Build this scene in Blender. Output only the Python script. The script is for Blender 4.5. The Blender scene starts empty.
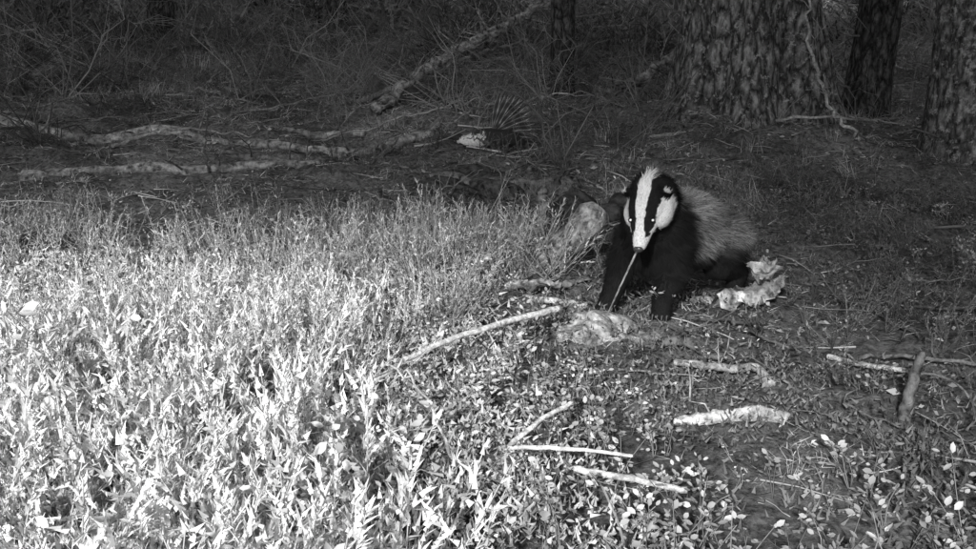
import bpy, bmesh, math, numpy as np
from mathutils import Vector, Matrix
rng = np.random.default_rng(7)
D = bpy.data
sc = bpy.context.scene
COLL = sc.collection

# ------------------------------------------------------------------ utils
def hsh(ix, iy, s):
    n = (ix.astype(np.int64)*374761393 + iy.astype(np.int64)*668265263 + s*1274126177) & 0xffffffff
    n = ((n ^ (n >> 13))*1274126177) & 0xffffffff
    return ((n ^ (n >> 16)) & 0xffff)/65535.0
def vn(x, y, s=0):
    x = np.asarray(x, float); y = np.asarray(y, float)
    ix = np.floor(x); iy = np.floor(y); fx = x-ix; fy = y-iy
    fx = fx*fx*(3-2*fx); fy = fy*fy*(3-2*fy)
    a = hsh(ix, iy, s); b = hsh(ix+1, iy, s); c = hsh(ix, iy+1, s); d = hsh(ix+1, iy+1, s)
    return (a*(1-fx)+b*fx)*(1-fy)+(c*(1-fx)+d*fx)*fy - 0.5
def fbm(x, y, s=0, o=4):
    r = 0; a = 1.0
    for i in range(o):
        r = r + a*vn(x*2**i+17.3*i, y*2**i-9.1*i, s+i); a *= 0.5
    return r
def sstep(e0, e1, x):
    t = np.clip((x-e0)/(e1-e0), 0, 1); return t*t*(3-2*t)
def H(x, y):
    x = np.asarray(x, float); y = np.asarray(y, float)
    k = y-4.0
    base = 0.09*(np.sqrt(k*k+0.15)+k)/2
    far = sstep(3.2, 6.5, y)
    z = base + fbm(x*0.9, y*0.9, 3, 3)*0.18*far
    z = z + fbm(x*4, y*4, 9, 4)*(0.035+0.07*far)
    z = z + fbm(x*17, y*17, 21, 3)*(0.018+.01*far)
    z = z + 0.16*np.exp(-((x-1.55)**2+(y-5.35)**2)/0.55)
    z = z + 0.08*np.exp(-((x-1.25)**2/0.5+(y-3.9)**2/0.3))
    z = z - 0.07*np.exp(-((x-0.28)**2/0.05+(y-3.55)**2/0.05))
    return z
def Hs(x, y): return float(H(np.array([x]), np.array([y]))[0])

def mk(name, V, F, col=None, mat=None, smooth=False, parent=None):
    V = np.asarray(V, np.float32); F = np.asarray(F, np.int32)
    me = D.meshes.new(name)
    me.vertices.add(len(V)); me.vertices.foreach_set('co', V.ravel())
    k = F.shape[1]
    me.loops.add(F.size); me.loops.foreach_set('vertex_index', F.ravel())
    me.polygons.add(len(F))
    me.polygons.foreach_set('loop_start', np.arange(0, F.size, k, dtype=np.int32))
    me.polygons.foreach_set('loop_total', np.full(len(F), k, np.int32))
    me.update(calc_edges=True)
    if smooth: me.polygons.foreach_set('use_smooth', np.ones(len(F), bool))
    if col is not None:
        c = np.ones((len(V), 4), np.float32); c[:, :3] = np.asarray(col, np.float32)[:, None]
        ca = me.color_attributes.new('Col', 'FLOAT_COLOR', 'POINT')
        ca.data.foreach_set('color', c.ravel())
    ob = D.objects.new(name, me); COLL.objects.link(ob)
    if mat: me.materials.append(mat)
    if parent: ob.parent = parent
    return ob

class Batch:
    def __init__(s): s.V = []; s.F = []; s.C = []; s.n = 0
    def add(s, V, F, C):
        V = np.asarray(V, float)
        s.V.append(V); s.F.append(np.asarray(F)+s.n)
        s.C.append(np.full(len(V), C, float) if np.isscalar(C) else np.asarray(C, float)); s.n += len(V)
    def arr(s): return np.concatenate(s.V), np.concatenate(s.F), np.concatenate(s.C)
    def obj(s, name, mat, smooth=False, parent=None):
        V, F, C = s.arr(); print(name, len(F)); return mk(name, V, F, C, mat, smooth, parent)

def tube(P, R, n=6, rough=0.0, seed=0, cap=True):
    P = np.asarray(P, float); R = np.asarray(R, float); m = len(P)
    T = np.gradient(P, axis=0); T /= np.linalg.norm(T, axis=1)[:, None]+1e-9
    ref = np.array([0, 0, 1.0]) if abs(T[0][2]) < 0.8 else np.array([1.0, 0, 0])
    X = np.cross(T, ref); X /= np.linalg.norm(X, axis=1)[:, None]+1e-9
    Y = np.cross(T, X)
    a = np.linspace(0, 2*np.pi, n, endpoint=False)
    rr = R[:, None]*np.ones(n)[None]
    if rough:
        L = np.r_[0, np.cumsum(np.linalg.norm(np.diff(P, axis=0), axis=1))]
        ang = np.cos(a)[None]*1.3+np.zeros((m, 1)); lo = L[:, None]/max(R.max(), 1e-3)*0.22+np.sin(a)[None]*1.3
        rr = rr*(1+rough*fbm(ang+seed*3.7, lo, seed, 4))
    V = P[:, None]+rr[..., None]*(np.cos(a)[None, :, None]*X[:, None]+np.sin(a)[None, :, None]*Y[:, None])
    V = V.reshape(-1, 3)
    i = np.arange(m-1)[:, None]*n; j = np.arange(n)[None]; j2 = (j+1) % n
    A = (i+j).ravel(); B = (i+j2).ravel(); C = (i+n+j2).ravel(); Dd = (i+n+j).ravel()
    F = np.concatenate([np.stack([A, B, C], 1), np.stack([A, C, Dd], 1)])
    if cap:
        V = np.concatenate([V, P[:1], P[-1:]]); c0 = m*n; c1 = c0+1
        jj = np.arange(n)
        F = np.concatenate([F, np.stack([jj*0+c0, (jj+1) % n, jj], 1), np.stack([jj*0+c1, (m-1)*n+jj, (m-1)*n+(jj+1) % n], 1)])
    return V, F

def curve(pts, n):
    pts = np.asarray(pts, float); k = len(pts)
    t = np.linspace(0, k-1, n); out = []
    for tt in t:
        i = min(int(tt), k-2); u = tt-i
        p0 = pts[max(i-1, 0)]; p1 = pts[i]; p2 = pts[i+1]; p3 = pts[min(i+2, k-1)]
        out.append(0.5*((2*p1)+(-p0+p2)*u+(2*p0-5*p1+4*p2-p3)*u*u+(-p0+3*p1-3*p2+p3)*u**3))
    return np.array(out)

def scatter(B, T, P, sc_, tilt=0.25, cols=None):
    k = len(P)
    which = rng.integers(0, len(T), k)
    rz = rng.uniform(0, 2*np.pi, k); ta = rng.uniform(0, 2*np.pi, k); tl = rng.normal(0, tilt, k)
    if cols is None: cols = rng.uniform(0.75, 1.2, k)
    for w, (V, F, C) in enumerate(T):
        idx = np.where(which == w)[0]
        if len(idx) == 0: continue
        c, s = np.cos(rz[idx]), np.sin(rz[idx]); z = np.zeros_like(c); o = np.ones_like(c)
        Rz = np.stack([np.stack([c, -s, z], -1), np.stack([s, c, z], -1), np.stack([z, z, o], -1)], 1)
        ax = np.cos(ta[idx]); ay = np.sin(ta[idx]); ct = np.cos(tl[idx]); st = np.sin(tl[idx])
        Rt = np.stack([np.stack([ct+ax*ax*(1-ct), ax*ay*(1-ct), ay*st], -1),
                       np.stack([ax*ay*(1-ct), ct+ay*ay*(1-ct), -ax*st], -1),
                       np.stack([-ay*st, ax*st, ct], -1)], 1)
        M = Rt@Rz
        W = np.einsum('kij,vj->kvi', M, V)*sc_[idx][:, None, None]+P[idx][:, None]
        n = len(V)
        FF = (F[None]+(np.arange(len(idx))*n)[:, None, None]).reshape(-1, 3)
        CC = (C[None]*cols[idx][:, None]).ravel()
        B.add(W.reshape(-1, 3), FF, np.minimum(CC, .85))

def sample(n, x0, x1, y0, y1, prob, zoff=0):
    x = rng.uniform(x0, x1, n); y = rng.uniform(y0, y1, n)
    k = (rng.uniform(0, 1, n) < prob(x, y)) & (np.abs(x) < .72*y+.7)
    x = x[k]; y = y[k]
    return np.stack([x, y, H(x, y)+zoff], 1)

# ------------------------------------------------------------------ materials
def newmat(name):
    m = D.materials.new(name); m.use_nodes = True; nt = m.node_tree; nt.nodes.clear()
    return m, nt, nt.nodes, nt.links
def plain_mat(name):
    m, nt, N, L = newmat(name)
    out = N.new('ShaderNodeOutputMaterial'); p = N.new('ShaderNodeBsdfDiffuse')
    at = N.new('ShaderNodeAttribute'); at.attribute_name = 'Col'
    L.new(at.outputs['Color'], p.inputs['Color']); L.new(p.outputs[0], out.inputs[0])
    return m
def attr_mat(name, rough=0.7, nscale=60, namt=0.5, bump=0.0, spec=0.3, gain=1.0):
    m, nt, N, L = newmat(name)
    out = N.new('ShaderNodeOutputMaterial'); p = N.new('ShaderNodeBsdfPrincipled')
    at = N.new('ShaderNodeAttribute'); at.attribute_name = 'Col'
    tc = N.new('ShaderNodeTexCoord'); no = N.new('ShaderNodeTexNoise'); no.inputs['Scale'].default_value = nscale
    no.inputs['Detail'].default_value = 7; no.inputs['Roughness'].default_value = .65
    L.new(tc.outputs['Object'], no.inputs['Vector'])
    mr = N.new('ShaderNodeMapRange'); mr.inputs['From Min'].default_value = 0.35; mr.inputs['From Max'].default_value = 0.65
    mr.inputs['To Min'].default_value = (1-namt)*gain; mr.inputs['To Max'].default_value = (1+namt)*gain
    L.new(no.outputs['Fac'], mr.inputs['Value'])
    mx = N.new('ShaderNodeVectorMath'); mx.operation = 'SCALE'
    L.new(at.outputs['Color'], mx.inputs[0]); L.new(mr.outputs['Result'], mx.inputs['Scale'])
    L.new(mx.outputs[0], p.inputs['Base Color'])
    p.inputs['Roughness'].default_value = rough; p.inputs['Specular IOR Level'].default_value = spec
    if bump:
        b = N.new('ShaderNodeBump'); b.inputs['Strength'].default_value = bump; b.inputs['Distance'].default_value = 0.01
        L.new(no.outputs['Fac'], b.inputs['Height']); L.new(b.outputs['Normal'], p.inputs['Normal'])
    L.new(p.outputs[0], out.inputs[0])
    return m

def ground_mat():
    m, nt, N, L = newmat('forest_soil')
    out = N.new('ShaderNodeOutputMaterial'); p = N.new('ShaderNodeBsdfDiffuse'); tc = N.new('ShaderNodeTexCoord')
    n1 = N.new('ShaderNodeTexNoise'); n1.inputs['Scale'].default_value = 2.2; n1.inputs['Detail'].default_value = 6
    n2 = N.new('ShaderNodeTexNoise'); n2.inputs['Scale'].default_value = 45; n2.inputs['Detail'].default_value = 8; n2.inputs['Roughness'].default_value = 0.75
    for n in (n1, n2): L.new(tc.outputs['Object'], n.inputs['Vector'])
    r1 = N.new('ShaderNodeMapRange'); r1.inputs['From Min'].default_value = .3; r1.inputs['From Max'].default_value = .7
    r1.inputs['To Min'].default_value = 0.08; r1.inputs['To Max'].default_value = 0.2
    L.new(n1.outputs['Fac'], r1.inputs['Value'])
    r2 = N.new('ShaderNodeMapRange'); r2.inputs['From Min'].default_value = .35; r2.inputs['From Max'].default_value = .68
    r2.inputs['To Min'].default_value = 0.25; r2.inputs['To Max'].default_value = 2.3
    L.new(n2.outputs['Fac'], r2.inputs['Value'])
    mu = N.new('ShaderNodeMath'); mu.operation = 'MULTIPLY'; L.new(r1.outputs[0], mu.inputs[0]); L.new(r2.outputs[0], mu.inputs[1])
    L.new(mu.outputs[0], p.inputs['Color'])
    b = N.new('ShaderNodeBump'); b.inputs['Strength'].default_value = .9; b.inputs['Distance'].default_value = .015
    L.new(n2.outputs['Fac'], b.inputs['Height']); L.new(b.outputs['Normal'], p.inputs['Normal']); L.new(p.outputs[0], out.inputs[0])
    return m

def bark_mat(name, dark=0.03, light=0.16, lichen=0.35, scale=9, lth=0.6, bd=.035):
    m, nt, N, L = newmat(name)
    out = N.new('ShaderNodeOutputMaterial'); p = N.new('ShaderNodeBsdfDiffuse'); tc = N.new('ShaderNodeTexCoord')
    mp = N.new('ShaderNodeMapping'); mp.inputs['Scale'].default_value = (1, 1, .42); L.new(tc.outputs['Object'], mp.inputs['Vector'])
    nw = N.new('ShaderNodeTexNoise'); nw.inputs['Scale'].default_value = 22; nw.inputs['Detail'].default_value = 5; L.new(mp.outputs[0], nw.inputs['Vector'])
    va = N.new('ShaderNodeVectorMath'); va.operation = 'MULTIPLY_ADD'; va.inputs[1].default_value = (.07, .07, .07)
    L.new(nw.outputs['Color'], va.inputs[0]); L.new(mp.outputs[0], va.inputs[2])
    v = N.new('ShaderNodeTexVoronoi'); v.feature = 'DISTANCE_TO_EDGE'; v.inputs['Scale'].default_value = scale; L.new(va.outputs[0], v.inputs['Vector'])
    n2 = N.new('ShaderNodeTexNoise'); n2.inputs['Scale'].default_value = 50; n2.inputs['Detail'].default_value = 9; n2.inputs['Roughness'].default_value = .75; L.new(mp.outputs[0], n2.inputs['Vector'])
    r = N.new('ShaderNodeMapRange'); r.inputs['From Max'].default_value = .3; r.inputs['To Min'].default_value = dark; r.inputs['To Max'].default_value = light
    L.new(v.outputs['Distance'], r.inputs['Value'])
    r2 = N.new('ShaderNodeMapRange'); r2.inputs['From Min'].default_value = .35; r2.inputs['From Max'].default_value = .65; r2.inputs['To Min'].default_value = .2; r2.inputs['To Max'].default_value = 1.9
    L.new(n2.outputs['Fac'], r2.inputs['Value'])
    mu = N.new('ShaderNodeMath'); mu.operation = 'MULTIPLY'; L.new(r.outputs[0], mu.inputs[0]); L.new(r2.outputs[0], mu.inputs[1])
    n3 = N.new('ShaderNodeTexNoise'); n3.inputs['Scale'].default_value = 26; n3.inputs['Detail'].default_value = 8; n3.inputs['Roughness'].default_value = .8; L.new(tc.outputs['Object'], n3.inputs['Vector'])
    r3 = N.new('ShaderNodeMapRange'); r3.inputs['From Min'].default_value = lth-.04; r3.inputs['From Max'].default_value = lth+.05
    L.new(n3.outputs['Fac'], r3.inputs['Value'])
    mx = N.new('ShaderNodeMix'); mx.data_type = 'FLOAT'; L.new(r3.outputs[0], mx.inputs[0]); L.new(mu.outputs[0], mx.inputs[2]); mx.inputs[3].default_value = lichen
    L.new(mx.outputs[0], p.inputs['Color'])
    h = N.new('ShaderNodeMath'); h.operation = 'MINIMUM'; h.inputs[1].default_value = .25; L.new(v.outputs['Distance'], h.inputs[0])
    h2 = N.new('ShaderNodeMath'); h2.operation = 'MULTIPLY_ADD'; h2.inputs[1].default_value = .4; L.new(n2.outputs['Fac'], h2.inputs[0]); L.new(h.outputs[0], h2.inputs[2])
    b = N.new('ShaderNodeBump'); b.inputs['Strength'].default_value = 1; b.inputs['Distance'].default_value = bd
    L.new(h2.outputs[0], b.inputs['Height']); L.new(b.outputs['Normal'], p.inputs['Normal']); L.new(p.outputs[0], out.inputs[0])
    return m

M_ground = ground_mat()
M_leaf = plain_mat('bilberry_leaf'); M_heath = plain_mat('heather_shoots'); M_grass = plain_mat('grass_blades')
M_lit = plain_mat('leaf_litter'); M_needle = plain_mat('pine_needles'); M_twig = plain_mat('twig_wood')
M_wood = attr_mat('dead_wood', .85, 70, .5, .8, .15)
M_wood2 = attr_mat('rotten_wood', .9, 34, .8, 1.0, .1)
M_bark = bark_mat('pine_bark', .04, .26, .5, 15, .58, .045)
M_bark2 = bark_mat('dark_bark', .025, .10, .2, 18, .62)
M_bark3 = bark_mat('grey_bark', .05, .20, .42, 17, .56)
M_fur = plain_mat('badger_fur')
M_skin = attr_mat('badger_hide', .8, 200, .35, .4, .1)
M_feather = attr_mat('feathers', .6, 80, .2, 0, .3)
M_stone = attr_mat('stone', .9, 35, .7, 1.0, .2)

# ------------------------------------------------------------------ ground
def axis(lo, a, b, hi, st, grow=1.12):
    m = list(np.arange(a, b, st)); s = st; x = m[-1]
    while x < hi: s *= grow; x += s; m.append(x)
    s = st; x = a; pre = []
    while x > lo: s *= grow; x -= s; pre.append(x)
    return np.array(pre[::-1]+m)
gx = axis(-90, -2.6, 2.9, 90, .02, 1.05); gy = axis(-90, 1.0, 6.2, 120, .02, 1.04)
X, Y = np.meshgrid(gx, gy); Z = H(X, Y)
nx, ny = len(gx), len(gy)
idx = np.arange(nx*ny).reshape(ny, nx)
F = np.stack([idx[:-1, :-1].ravel(), idx[:-1, 1:].ravel(), idx[1:, 1:].ravel(), idx[1:, :-1].ravel()], 1)
mk('ground', np.stack([X.ravel(), Y.ravel(), Z.ravel()], 1), F, None, M_ground, True)

# ------------------------------------------------------------------ plant templates
def leaf(base, d, n, L, W):
    d = d/np.linalg.norm(d); s = np.cross(d, n); s /= np.linalg.norm(s)+1e-9; n = np.cross(s, d)
    V = [base, base+d*L*.3+s*W*.42, base+d*L*.68+s*W*.4, base+d*L, base+d*L*.68-s*W*.4, base+d*L*.3-s*W*.42, base+d*L*.5-n*W*.14]
    return np.array(V), np.array([[0, 1, 6], [1, 2, 6], [2, 3, 6], [3, 4, 6], [4, 5, 6], [5, 0, 6]])
def t_bilberry(h=.18, nl=14, ls=.02, stems=2):
    B = Batch()
    for s_ in range(stems):
        az = rng.uniform(0, 6.28); lean = rng.uniform(.05, .6)
        top = np.array([math.cos(az)*lean*h, math.sin(az)*lean*h, h*rng.uniform(.7, 1.1)])
        P = curve([[0, 0, -.01], top*np.array([.25, .25, .5])+rng.normal(0, .006, 3), top], 6)
        V, F = tube(P, np.linspace(.0016, .0008, 6), 3); B.add(V, F, .5)
        for k in range(nl):
            t = rng.uniform(.3, 1) if k else 1.0
            i = min(int(t*5), 4); u = t*5-i; p = P[i]*(1-u)+P[i+1]*u
            a = k*2.4+rng.uniform(-.5, .5)
            d = np.array([math.cos(a), math.sin(a), rng.uniform(-.1, .8)])
            pb = p+d*rng.uniform(0, .018)
            n = np.array([0, 0, 1])+rng.normal(0, .6, 3)
            l = ls*rng.uniform(.55, 1.15)
            V, F = leaf(pb, d, n, l, l*.64); B.add(V, F, rng.uniform(.6, 1.15))
    return B.arr()
def t_heather(h=.2, nb=6, ll=.011, w_=.0017, dens=34):
    B = Batch()
    for b in range(nb):
        az = rng.uniform(0, 6.28); lean = rng.uniform(.05, .9); hh = h*rng.uniform(.45, 1.1)
        top = np.array([math.cos(az)*lean*hh, math.sin(az)*lean*hh, hh])
        P = curve([[0, 0, -.01], top*np.array([.6, .6, .4])+rng.normal(0, .008, 3), top], 9)
        V, F = tube(P, np.linspace(.0018, .0009, 9), 3, cap=False); B.add(V, F, .6)
        n = int(dens*hh/.2)
        tt = np.sort(rng.uniform(.2, 1, n))
        for t in tt:
            i = min(int(t*8), 7); u = t*8-i; p = P[i]*(1-u)+P[i+1]*u; T = P[i+1]-P[i]; T /= np.linalg.norm(T)
            r = rng.normal(0, 1, 3); r -= T*r.dot(T); r /= np.linalg.norm(r)
            d = T*.8+r*.6; w = np.cross(T, r)*w_
            l = ll*rng.uniform(.7, 1.4)
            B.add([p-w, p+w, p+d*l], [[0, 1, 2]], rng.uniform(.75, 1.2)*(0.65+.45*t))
        for q in range(3):
            t = rng.uniform(.35, .85); i = int(t*8); p = P[i]
            d = rng.normal(0, 1, 3); d[2] = abs(d[2])+.6; d /= np.linalg.norm(d); l2 = hh*.32
            for k in range(9):
                pp = p+d*l2*(k/9); r = rng.normal(0, 1, 3); r -= d*r.dot(d); r /= np.linalg.norm(r)
                w = np.cross(d, r)*w_; dd = d*.8+r*.55; l = ll*rng.uniform(.7, 1.2)
                B.add([pp-w, pp+w, pp+dd*l], [[0, 1, 2]], rng.uniform(.7, 1.15))
    return B.arr()
def t_grass(h=.12, nb=22, w=.0011, spread=1.3):
    B = Batch()
    for b in range(nb):
        az = rng.uniform(0, 6.28); hh = h*rng.uniform(.3, 1.1); le = rng.uniform(.3, spread)*hh
        o = np.array([math.cos(az), math.sin(az), 0]); s = np.array([-o[1], o[0], 0])*w
        p0 = rng.normal(0, .025, 3)*[1, 1, 0]+[0, 0, -.01]; p1 = p0+o*le*.4+[0, 0, hh*.65]; p2 = p0+o*le*1.1+[0, 0, hh*rng.uniform(.4, 1)]
        B.add([p0-s, p0+s, p1-s*.7, p1+s*.7, p2], [[0, 1, 3], [0, 3, 2], [2, 3, 4]], rng.uniform(.6, 1.3))
    return B.arr()
def t_twig(L=.12, r=.0025, kink=.16):
    P = [np.zeros(3)]; d = np.array([1., 0, 0])
    for i in range(4):
        d = d+rng.normal(0, kink, 3)*[0, 1, .6]; P.append(P[-1]+d/np.linalg.norm(d)*L/4)
    P = np.array(P)-P[2]
    V, F = tube(P, np.linspace(r, r*.5, 5), 3); B = Batch(); B.add(V, F, rng.uniform(.7, 1.1))
    if rng.random() < .5:
        q = P[rng.integers(1, 4)]; e = q+np.array([.25, rng.choice([-1, 1])*.3, .12])*L*rng.uniform(.6, 1.1)
        V, F = tube([q, (q+e)/2+rng.normal(0, .003, 3), e], [r*.6, r*.5, r*.3], 3); B.add(V, F, .9)
    return B.arr()
def t_bit():
    l = rng.uniform(.6, 1.3); w = rng.uniform(.2, .6)
    V = np.array([[-l, 0, 0], [0, -w, .25*rng.normal()], [l, 0, .3*rng.normal()], [0, w, .35*rng.normal()], [.3*l, w*.9, .2]])
    return V*.012, np.array([[0, 1, 3], [1, 2, 4], [1, 4, 3]]), np.full(5, rng.uniform(.6, 1.3))
def t_wisp():
    B = Batch()
    for k in range(9):
        a = rng.uniform(0, 6.28); el = rng.uniform(-.05, .7); d = np.array([math.cos(a), math.sin(a), el]); s = np.array([-d[1], d[0], rng.normal()*.5])*.0011
        p = rng.normal(0, .018, 3); p[2] = abs(p[2])*.4; l = rng.uniform(.015, .05)
        B.add([p-s, p+s, p+d*l], [[0, 1, 2]], rng.uniform(.5, 1.5))
    return B.arr()
def t_moss():
    B = Batch()
    for k in range(22):
        p = rng.normal(0, .03, 3); p[2] = abs(p[2])*.6; d = rng.normal(0, 1, 3); d[2] = abs(d[2])+.3; d /= np.linalg.norm(d)
        s = np.cross(d, rng.normal(0, 1, 3)); s = s/np.linalg.norm(s)*.003; l = rng.uniform(.01, .022)
        B.add([p-s, p+s, p+d*l], [[0, 1, 2]], rng.uniform(.7, 1.2))
    return B.arr()
def t_brush(h=.55):
    B = Batch()
    for k in range(9):
        az = rng.uniform(0, 6.28); d = np.array([math.cos(az)*rng.uniform(.2, 1.2), math.sin(az)*rng.uniform(.2, 1.2), rng.uniform(.2, 1)]); L = h*rng.uniform(.5, 1.2)
        p0 = np.array([rng.normal(0, .05), rng.normal(0, .05), -.02]); p1 = p0+d*L*.35+rng.normal(0, .03, 3); p2 = p0+d*L*.7+rng.normal(0, .05, 3); p3 = p0+d*L+rng.normal(0, .06, 3)-[0, 0, .05]
        P = np.array([p0, p1, p2, p3]); V, F = tube(P, [.0045, .0035, .0025, .0015], 4, cap=False); c = rng.uniform(.6, 1.3); B.add(V, F, c)
        for q in range(5):
            i = rng.integers(0, 3); u = rng.random(); p = P[i]*(1-u)+P[i+1]*u; e = p+(d*.5+rng.normal(0, .6, 3))*L*rng.uniform(.15, .4)
            V, F = tube([p, (p+e)/2+rng.normal(0, .01, 3), e], [.0022, .0018, .001], 3, cap=False); B.add(V, F, c*.9)
            for z in range(2):
                f_ = e+rng.normal(0, .05, 3); V, F = tube([(p+e)/2, f_], [.0013, .0008], 3, cap=False); B.add(V, F, c*.9)
    return B.arr()

TB = [t_bilberry(.15, 12, .018, 2) for _ in range(8)]
TBL = [t_bilberry(.2, 13, .025, 2) for _ in range(4)]
TS = [t_bilberry(.07, 8, .0145, 3) for _ in range(9)]
TH = [t_heather(.19, 6) for _ in range(10)]
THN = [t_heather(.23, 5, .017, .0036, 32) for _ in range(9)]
TG = [t_grass() for _ in range(8)]
TW = [t_twig(rng.uniform(.05, .2), rng.uniform(.0012, .003)) for _ in range(14)]
TBIT = [t_bit() for _ in range(12)]
TWI = [t_wisp() for _ in range(10)]
TMO = [t_moss() for _ in range(8)]
TBR = [t_brush() for _ in range(9)]

def xb(y): return np.interp(y, [1.0, 1.5, 1.9, 2.3, 2.7, 3.2, 4.2], [.45, .25, .12, .02, -.02, .04, -.05])
def xh(y): return np.interp(y, [1.0, 1.5, 1.9, 2.3, 2.7, 3.2, 4.2], [-.12, -.22, -.42, -.36, -.12, .02, -.05])
B = Batch()
def ph(x, y):
    e = sstep(xh(y)+.22, xh(y)-.25, x)
    patch = .5+1.6*(fbm(x*1.8, y*1.8, 55, 3)+.12)
    return np.clip(e*patch, 0, 1)*sstep(4.2, 3.2, y+.6*fbm(x*2, y*2, 5, 2)+.15*sstep(-1, -2, x))
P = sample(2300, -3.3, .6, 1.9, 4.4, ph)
scatter(B, TH, P, rng.uniform(.5, 1.4, len(P))*np.interp(P[:, 1], [1, 2.4, 4], [1.05, .95, .75]), .32, rng.uniform(.65, .95, len(P))*np.interp(P[:, 1], [1.8, 2.8, 4], [1, .82, .45]))  # colour dims with distance: light falloff painted into the heather
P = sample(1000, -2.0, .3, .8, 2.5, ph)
scatter(B, THN, P, rng.uniform(.5, 1.25, len(P))*np.interp(P[:, 1], [1.6, 2.5], [1.05, .75]), .35, rng.uniform(.9, 1.15, len(P)))  # near shoots almost white, overexposed glare painted into their colour
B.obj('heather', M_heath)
B = Batch()
a = rng.normal(0, 1, (60, 2)); P = np.stack([-.10+a[:, 0]*.17, 3.05+a[:, 1]*.16], 1); P = np.c_[P, H(P[:, 0], P[:, 1])]
scatter(B, TH, P, rng.uniform(.7, 1.5, 60), .5, rng.uniform(.4, .7, 60))
P = P[:16]; scatter(B, TBR, P, rng.uniform(.3, .5, 16), .3, rng.uniform(.3, .5, 16))
B.obj('heather', M_heath)
B = Batch()
def pdh(x, y): return np.clip(sstep(.75, 1.1, x)*(.5+1.5*fbm(x*2, y*2, 66, 3)), 0, 1)*sstep(1.7, 2.3, y)*sstep(5.2, 4.4, y)
P = sample(1300, .7, 4.2, 1.8, 5.2, pdh)
scatter(B, TH, P, rng.uniform(.25, .8, len(P)), .6, rng.uniform(.12, .34, len(P)))
P = sample(120, -.8, .7, 3.4, 5, lambda x, y: x*0+.8); scatter(B, TH, P, rng.uniform(.3, .8, len(P)), .6, rng.uniform(.12, .3, len(P)))
B.obj('withered_heather', M_heath)
B = Batch()
def pb(x, y):
    e = sstep(xb(y)+.3, xb(y)-.1, x)*np.interp(x, [-.9, -.2], [.45, 1]); e = np.maximum(e, sstep(1.7, 1.4, y)*.4)
    return np.clip(e*(.35+1.2*(fbm(x*2.1, y*2.1, 77, 2)+.25)), 0, 1)*sstep(3.3, 2.0, y)
P = sample(2000, -2.0, 1.4, .8, 3.6, pb)
nearstick = (np.abs((P[:, 1]-1.88)-(P[:, 0]+.27)*1.11) < .10) & (P[:, 0] > -.35) & (P[:, 0] < .22)
scatter(B, TB, P, rng.uniform(.5, 1.05, len(P))*np.where(nearstick, .45, 1), .3, rng.uniform(.4, .85, len(P))*np.interp(P[:, 0], [-.5, .2], [1, .8]))  # leaves dim to the right, sideways light falloff painted in
P = sample(90, -1.4, -.15, .85, 1.7, lambda x, y: x*0+1)
scatter(B, TBL, P, rng.uniform(.7, 1.1, len(P)), .2, rng.uniform(.7, .85, len(P)))
P = np.array([[-.93, 1.75, 0], [-.88, 1.85, 0], [-.98, 1.68, 0]]); P[:, 2] = H(P[:, 0], P[:, 1])
scatter(B, TBL, P, np.array([1.6, 1.5, 1.5]), .1, np.array([.7, .7, .7]))
B.obj('bilberry_bushes', M_leaf)
B = Batch()
def psm(x, y):
    a = sstep(2.15, 1.6, y)*np.interp(x, [-.7, -.2], [.45, 1]); b = .8*sstep(xb(y)+.35, xb(y), x)*sstep(3.6, 2.7, y)*np.interp(x, [-.7, -.2], [.4, 1])
    c = .3*sstep(.9, 1.2, x)*sstep(4.2, 2.5, y); d = .05
    keep = 1-.92*np.exp(-((x-.52)**2/.03+(y-1.84)**2/.008))-.6*np.exp(-((x-.58)**2/.03+(y-2.13)**2/.01))
    return np.clip(np.maximum.reduce([a, b, c, d+0*x])*(.6+1.7*fbm(x*3, y*3, 31, 2)), 0, 1)*np.clip(keep, 0, 1)
P = sample(6500, -1.8, 2.4, .8, 4.2, psm)
scatter(B, TS, P, rng.uniform(.45, 1.25, len(P)), .3, rng.uniform(.3, .85, len(P))*np.interp(P[:, 0], [-.3, .7], [.95, .65]))  # colour drops towards the right, painting the light's falloff on the leaves
B.obj('cowberry_cover', M_leaf)
B = Batch()
def pg(x, y):
    tree = 1.3*np.exp(-((x-1.25)**2/.6+(y-4.9)**2/.35)); right = .4*sstep(.9, 1.3, x)*sstep(5, 3, y)
    back = .8*sstep(.0, .25, fbm(x*.7, y*.7, 91, 2))*sstep(5.5, 7, y)
    low = .5*sstep(2.1, 1.6, y)
    return np.clip(np.maximum.reduce([tree, right, back, low])*(.6+1.2*fbm(x*2.3, y*2.3, 93, 2)), 0, 1)+.03
P = sample(9000, -7, 6, .85, 13, pg)
scatter(B, TG, P, rng.uniform(.3, 1.1, len(P))*np.interp(P[:, 1], [2, 9], [.75, 1.7]), .3, rng.uniform(.25, .6, len(P)))
B.obj('grass', M_grass)

# ------------------------------------------------------------------ litter
pd = lambda x, y: np.clip(.5+1.0*fbm(x*1.3, y*1.3, 61, 3), .08, 1)
B = Batch()
P = sample(9500, -5, 4.5, 1.2, 9.5, pd, .008)
scatter(B, TW, P, rng.gamma(3, .28, len(P))+.35, .15, rng.uniform(.12, .8, len(P))**1.4)
B.obj('fallen_twigs', M_twig)
B = Batch()
P = sample(50000, -6, 5, 1.2, 11, lambda x, y: pd(x, y)*np.interp(y, [1, 4, 11], [1, .8, .55]), .004)
scatter(B, TBIT, P, rng.uniform(.4, 1.2, len(P))*np.interp(P[:, 1], [2, 8], [.7, 1.6]), .5, rng.uniform(.2, .82, len(P))**1.6)
P = sample(3500, .2, 2.4, 1.3, 4.2, lambda x, y: pd(x, y), .006)
scatter(B, TBIT, P, rng.uniform(.4, 1.3, len(P)), .5, rng.uniform(.2, .8, len(P))**1.5)
B.obj('leaf_litter', M_lit)
B = Batch()
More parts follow.
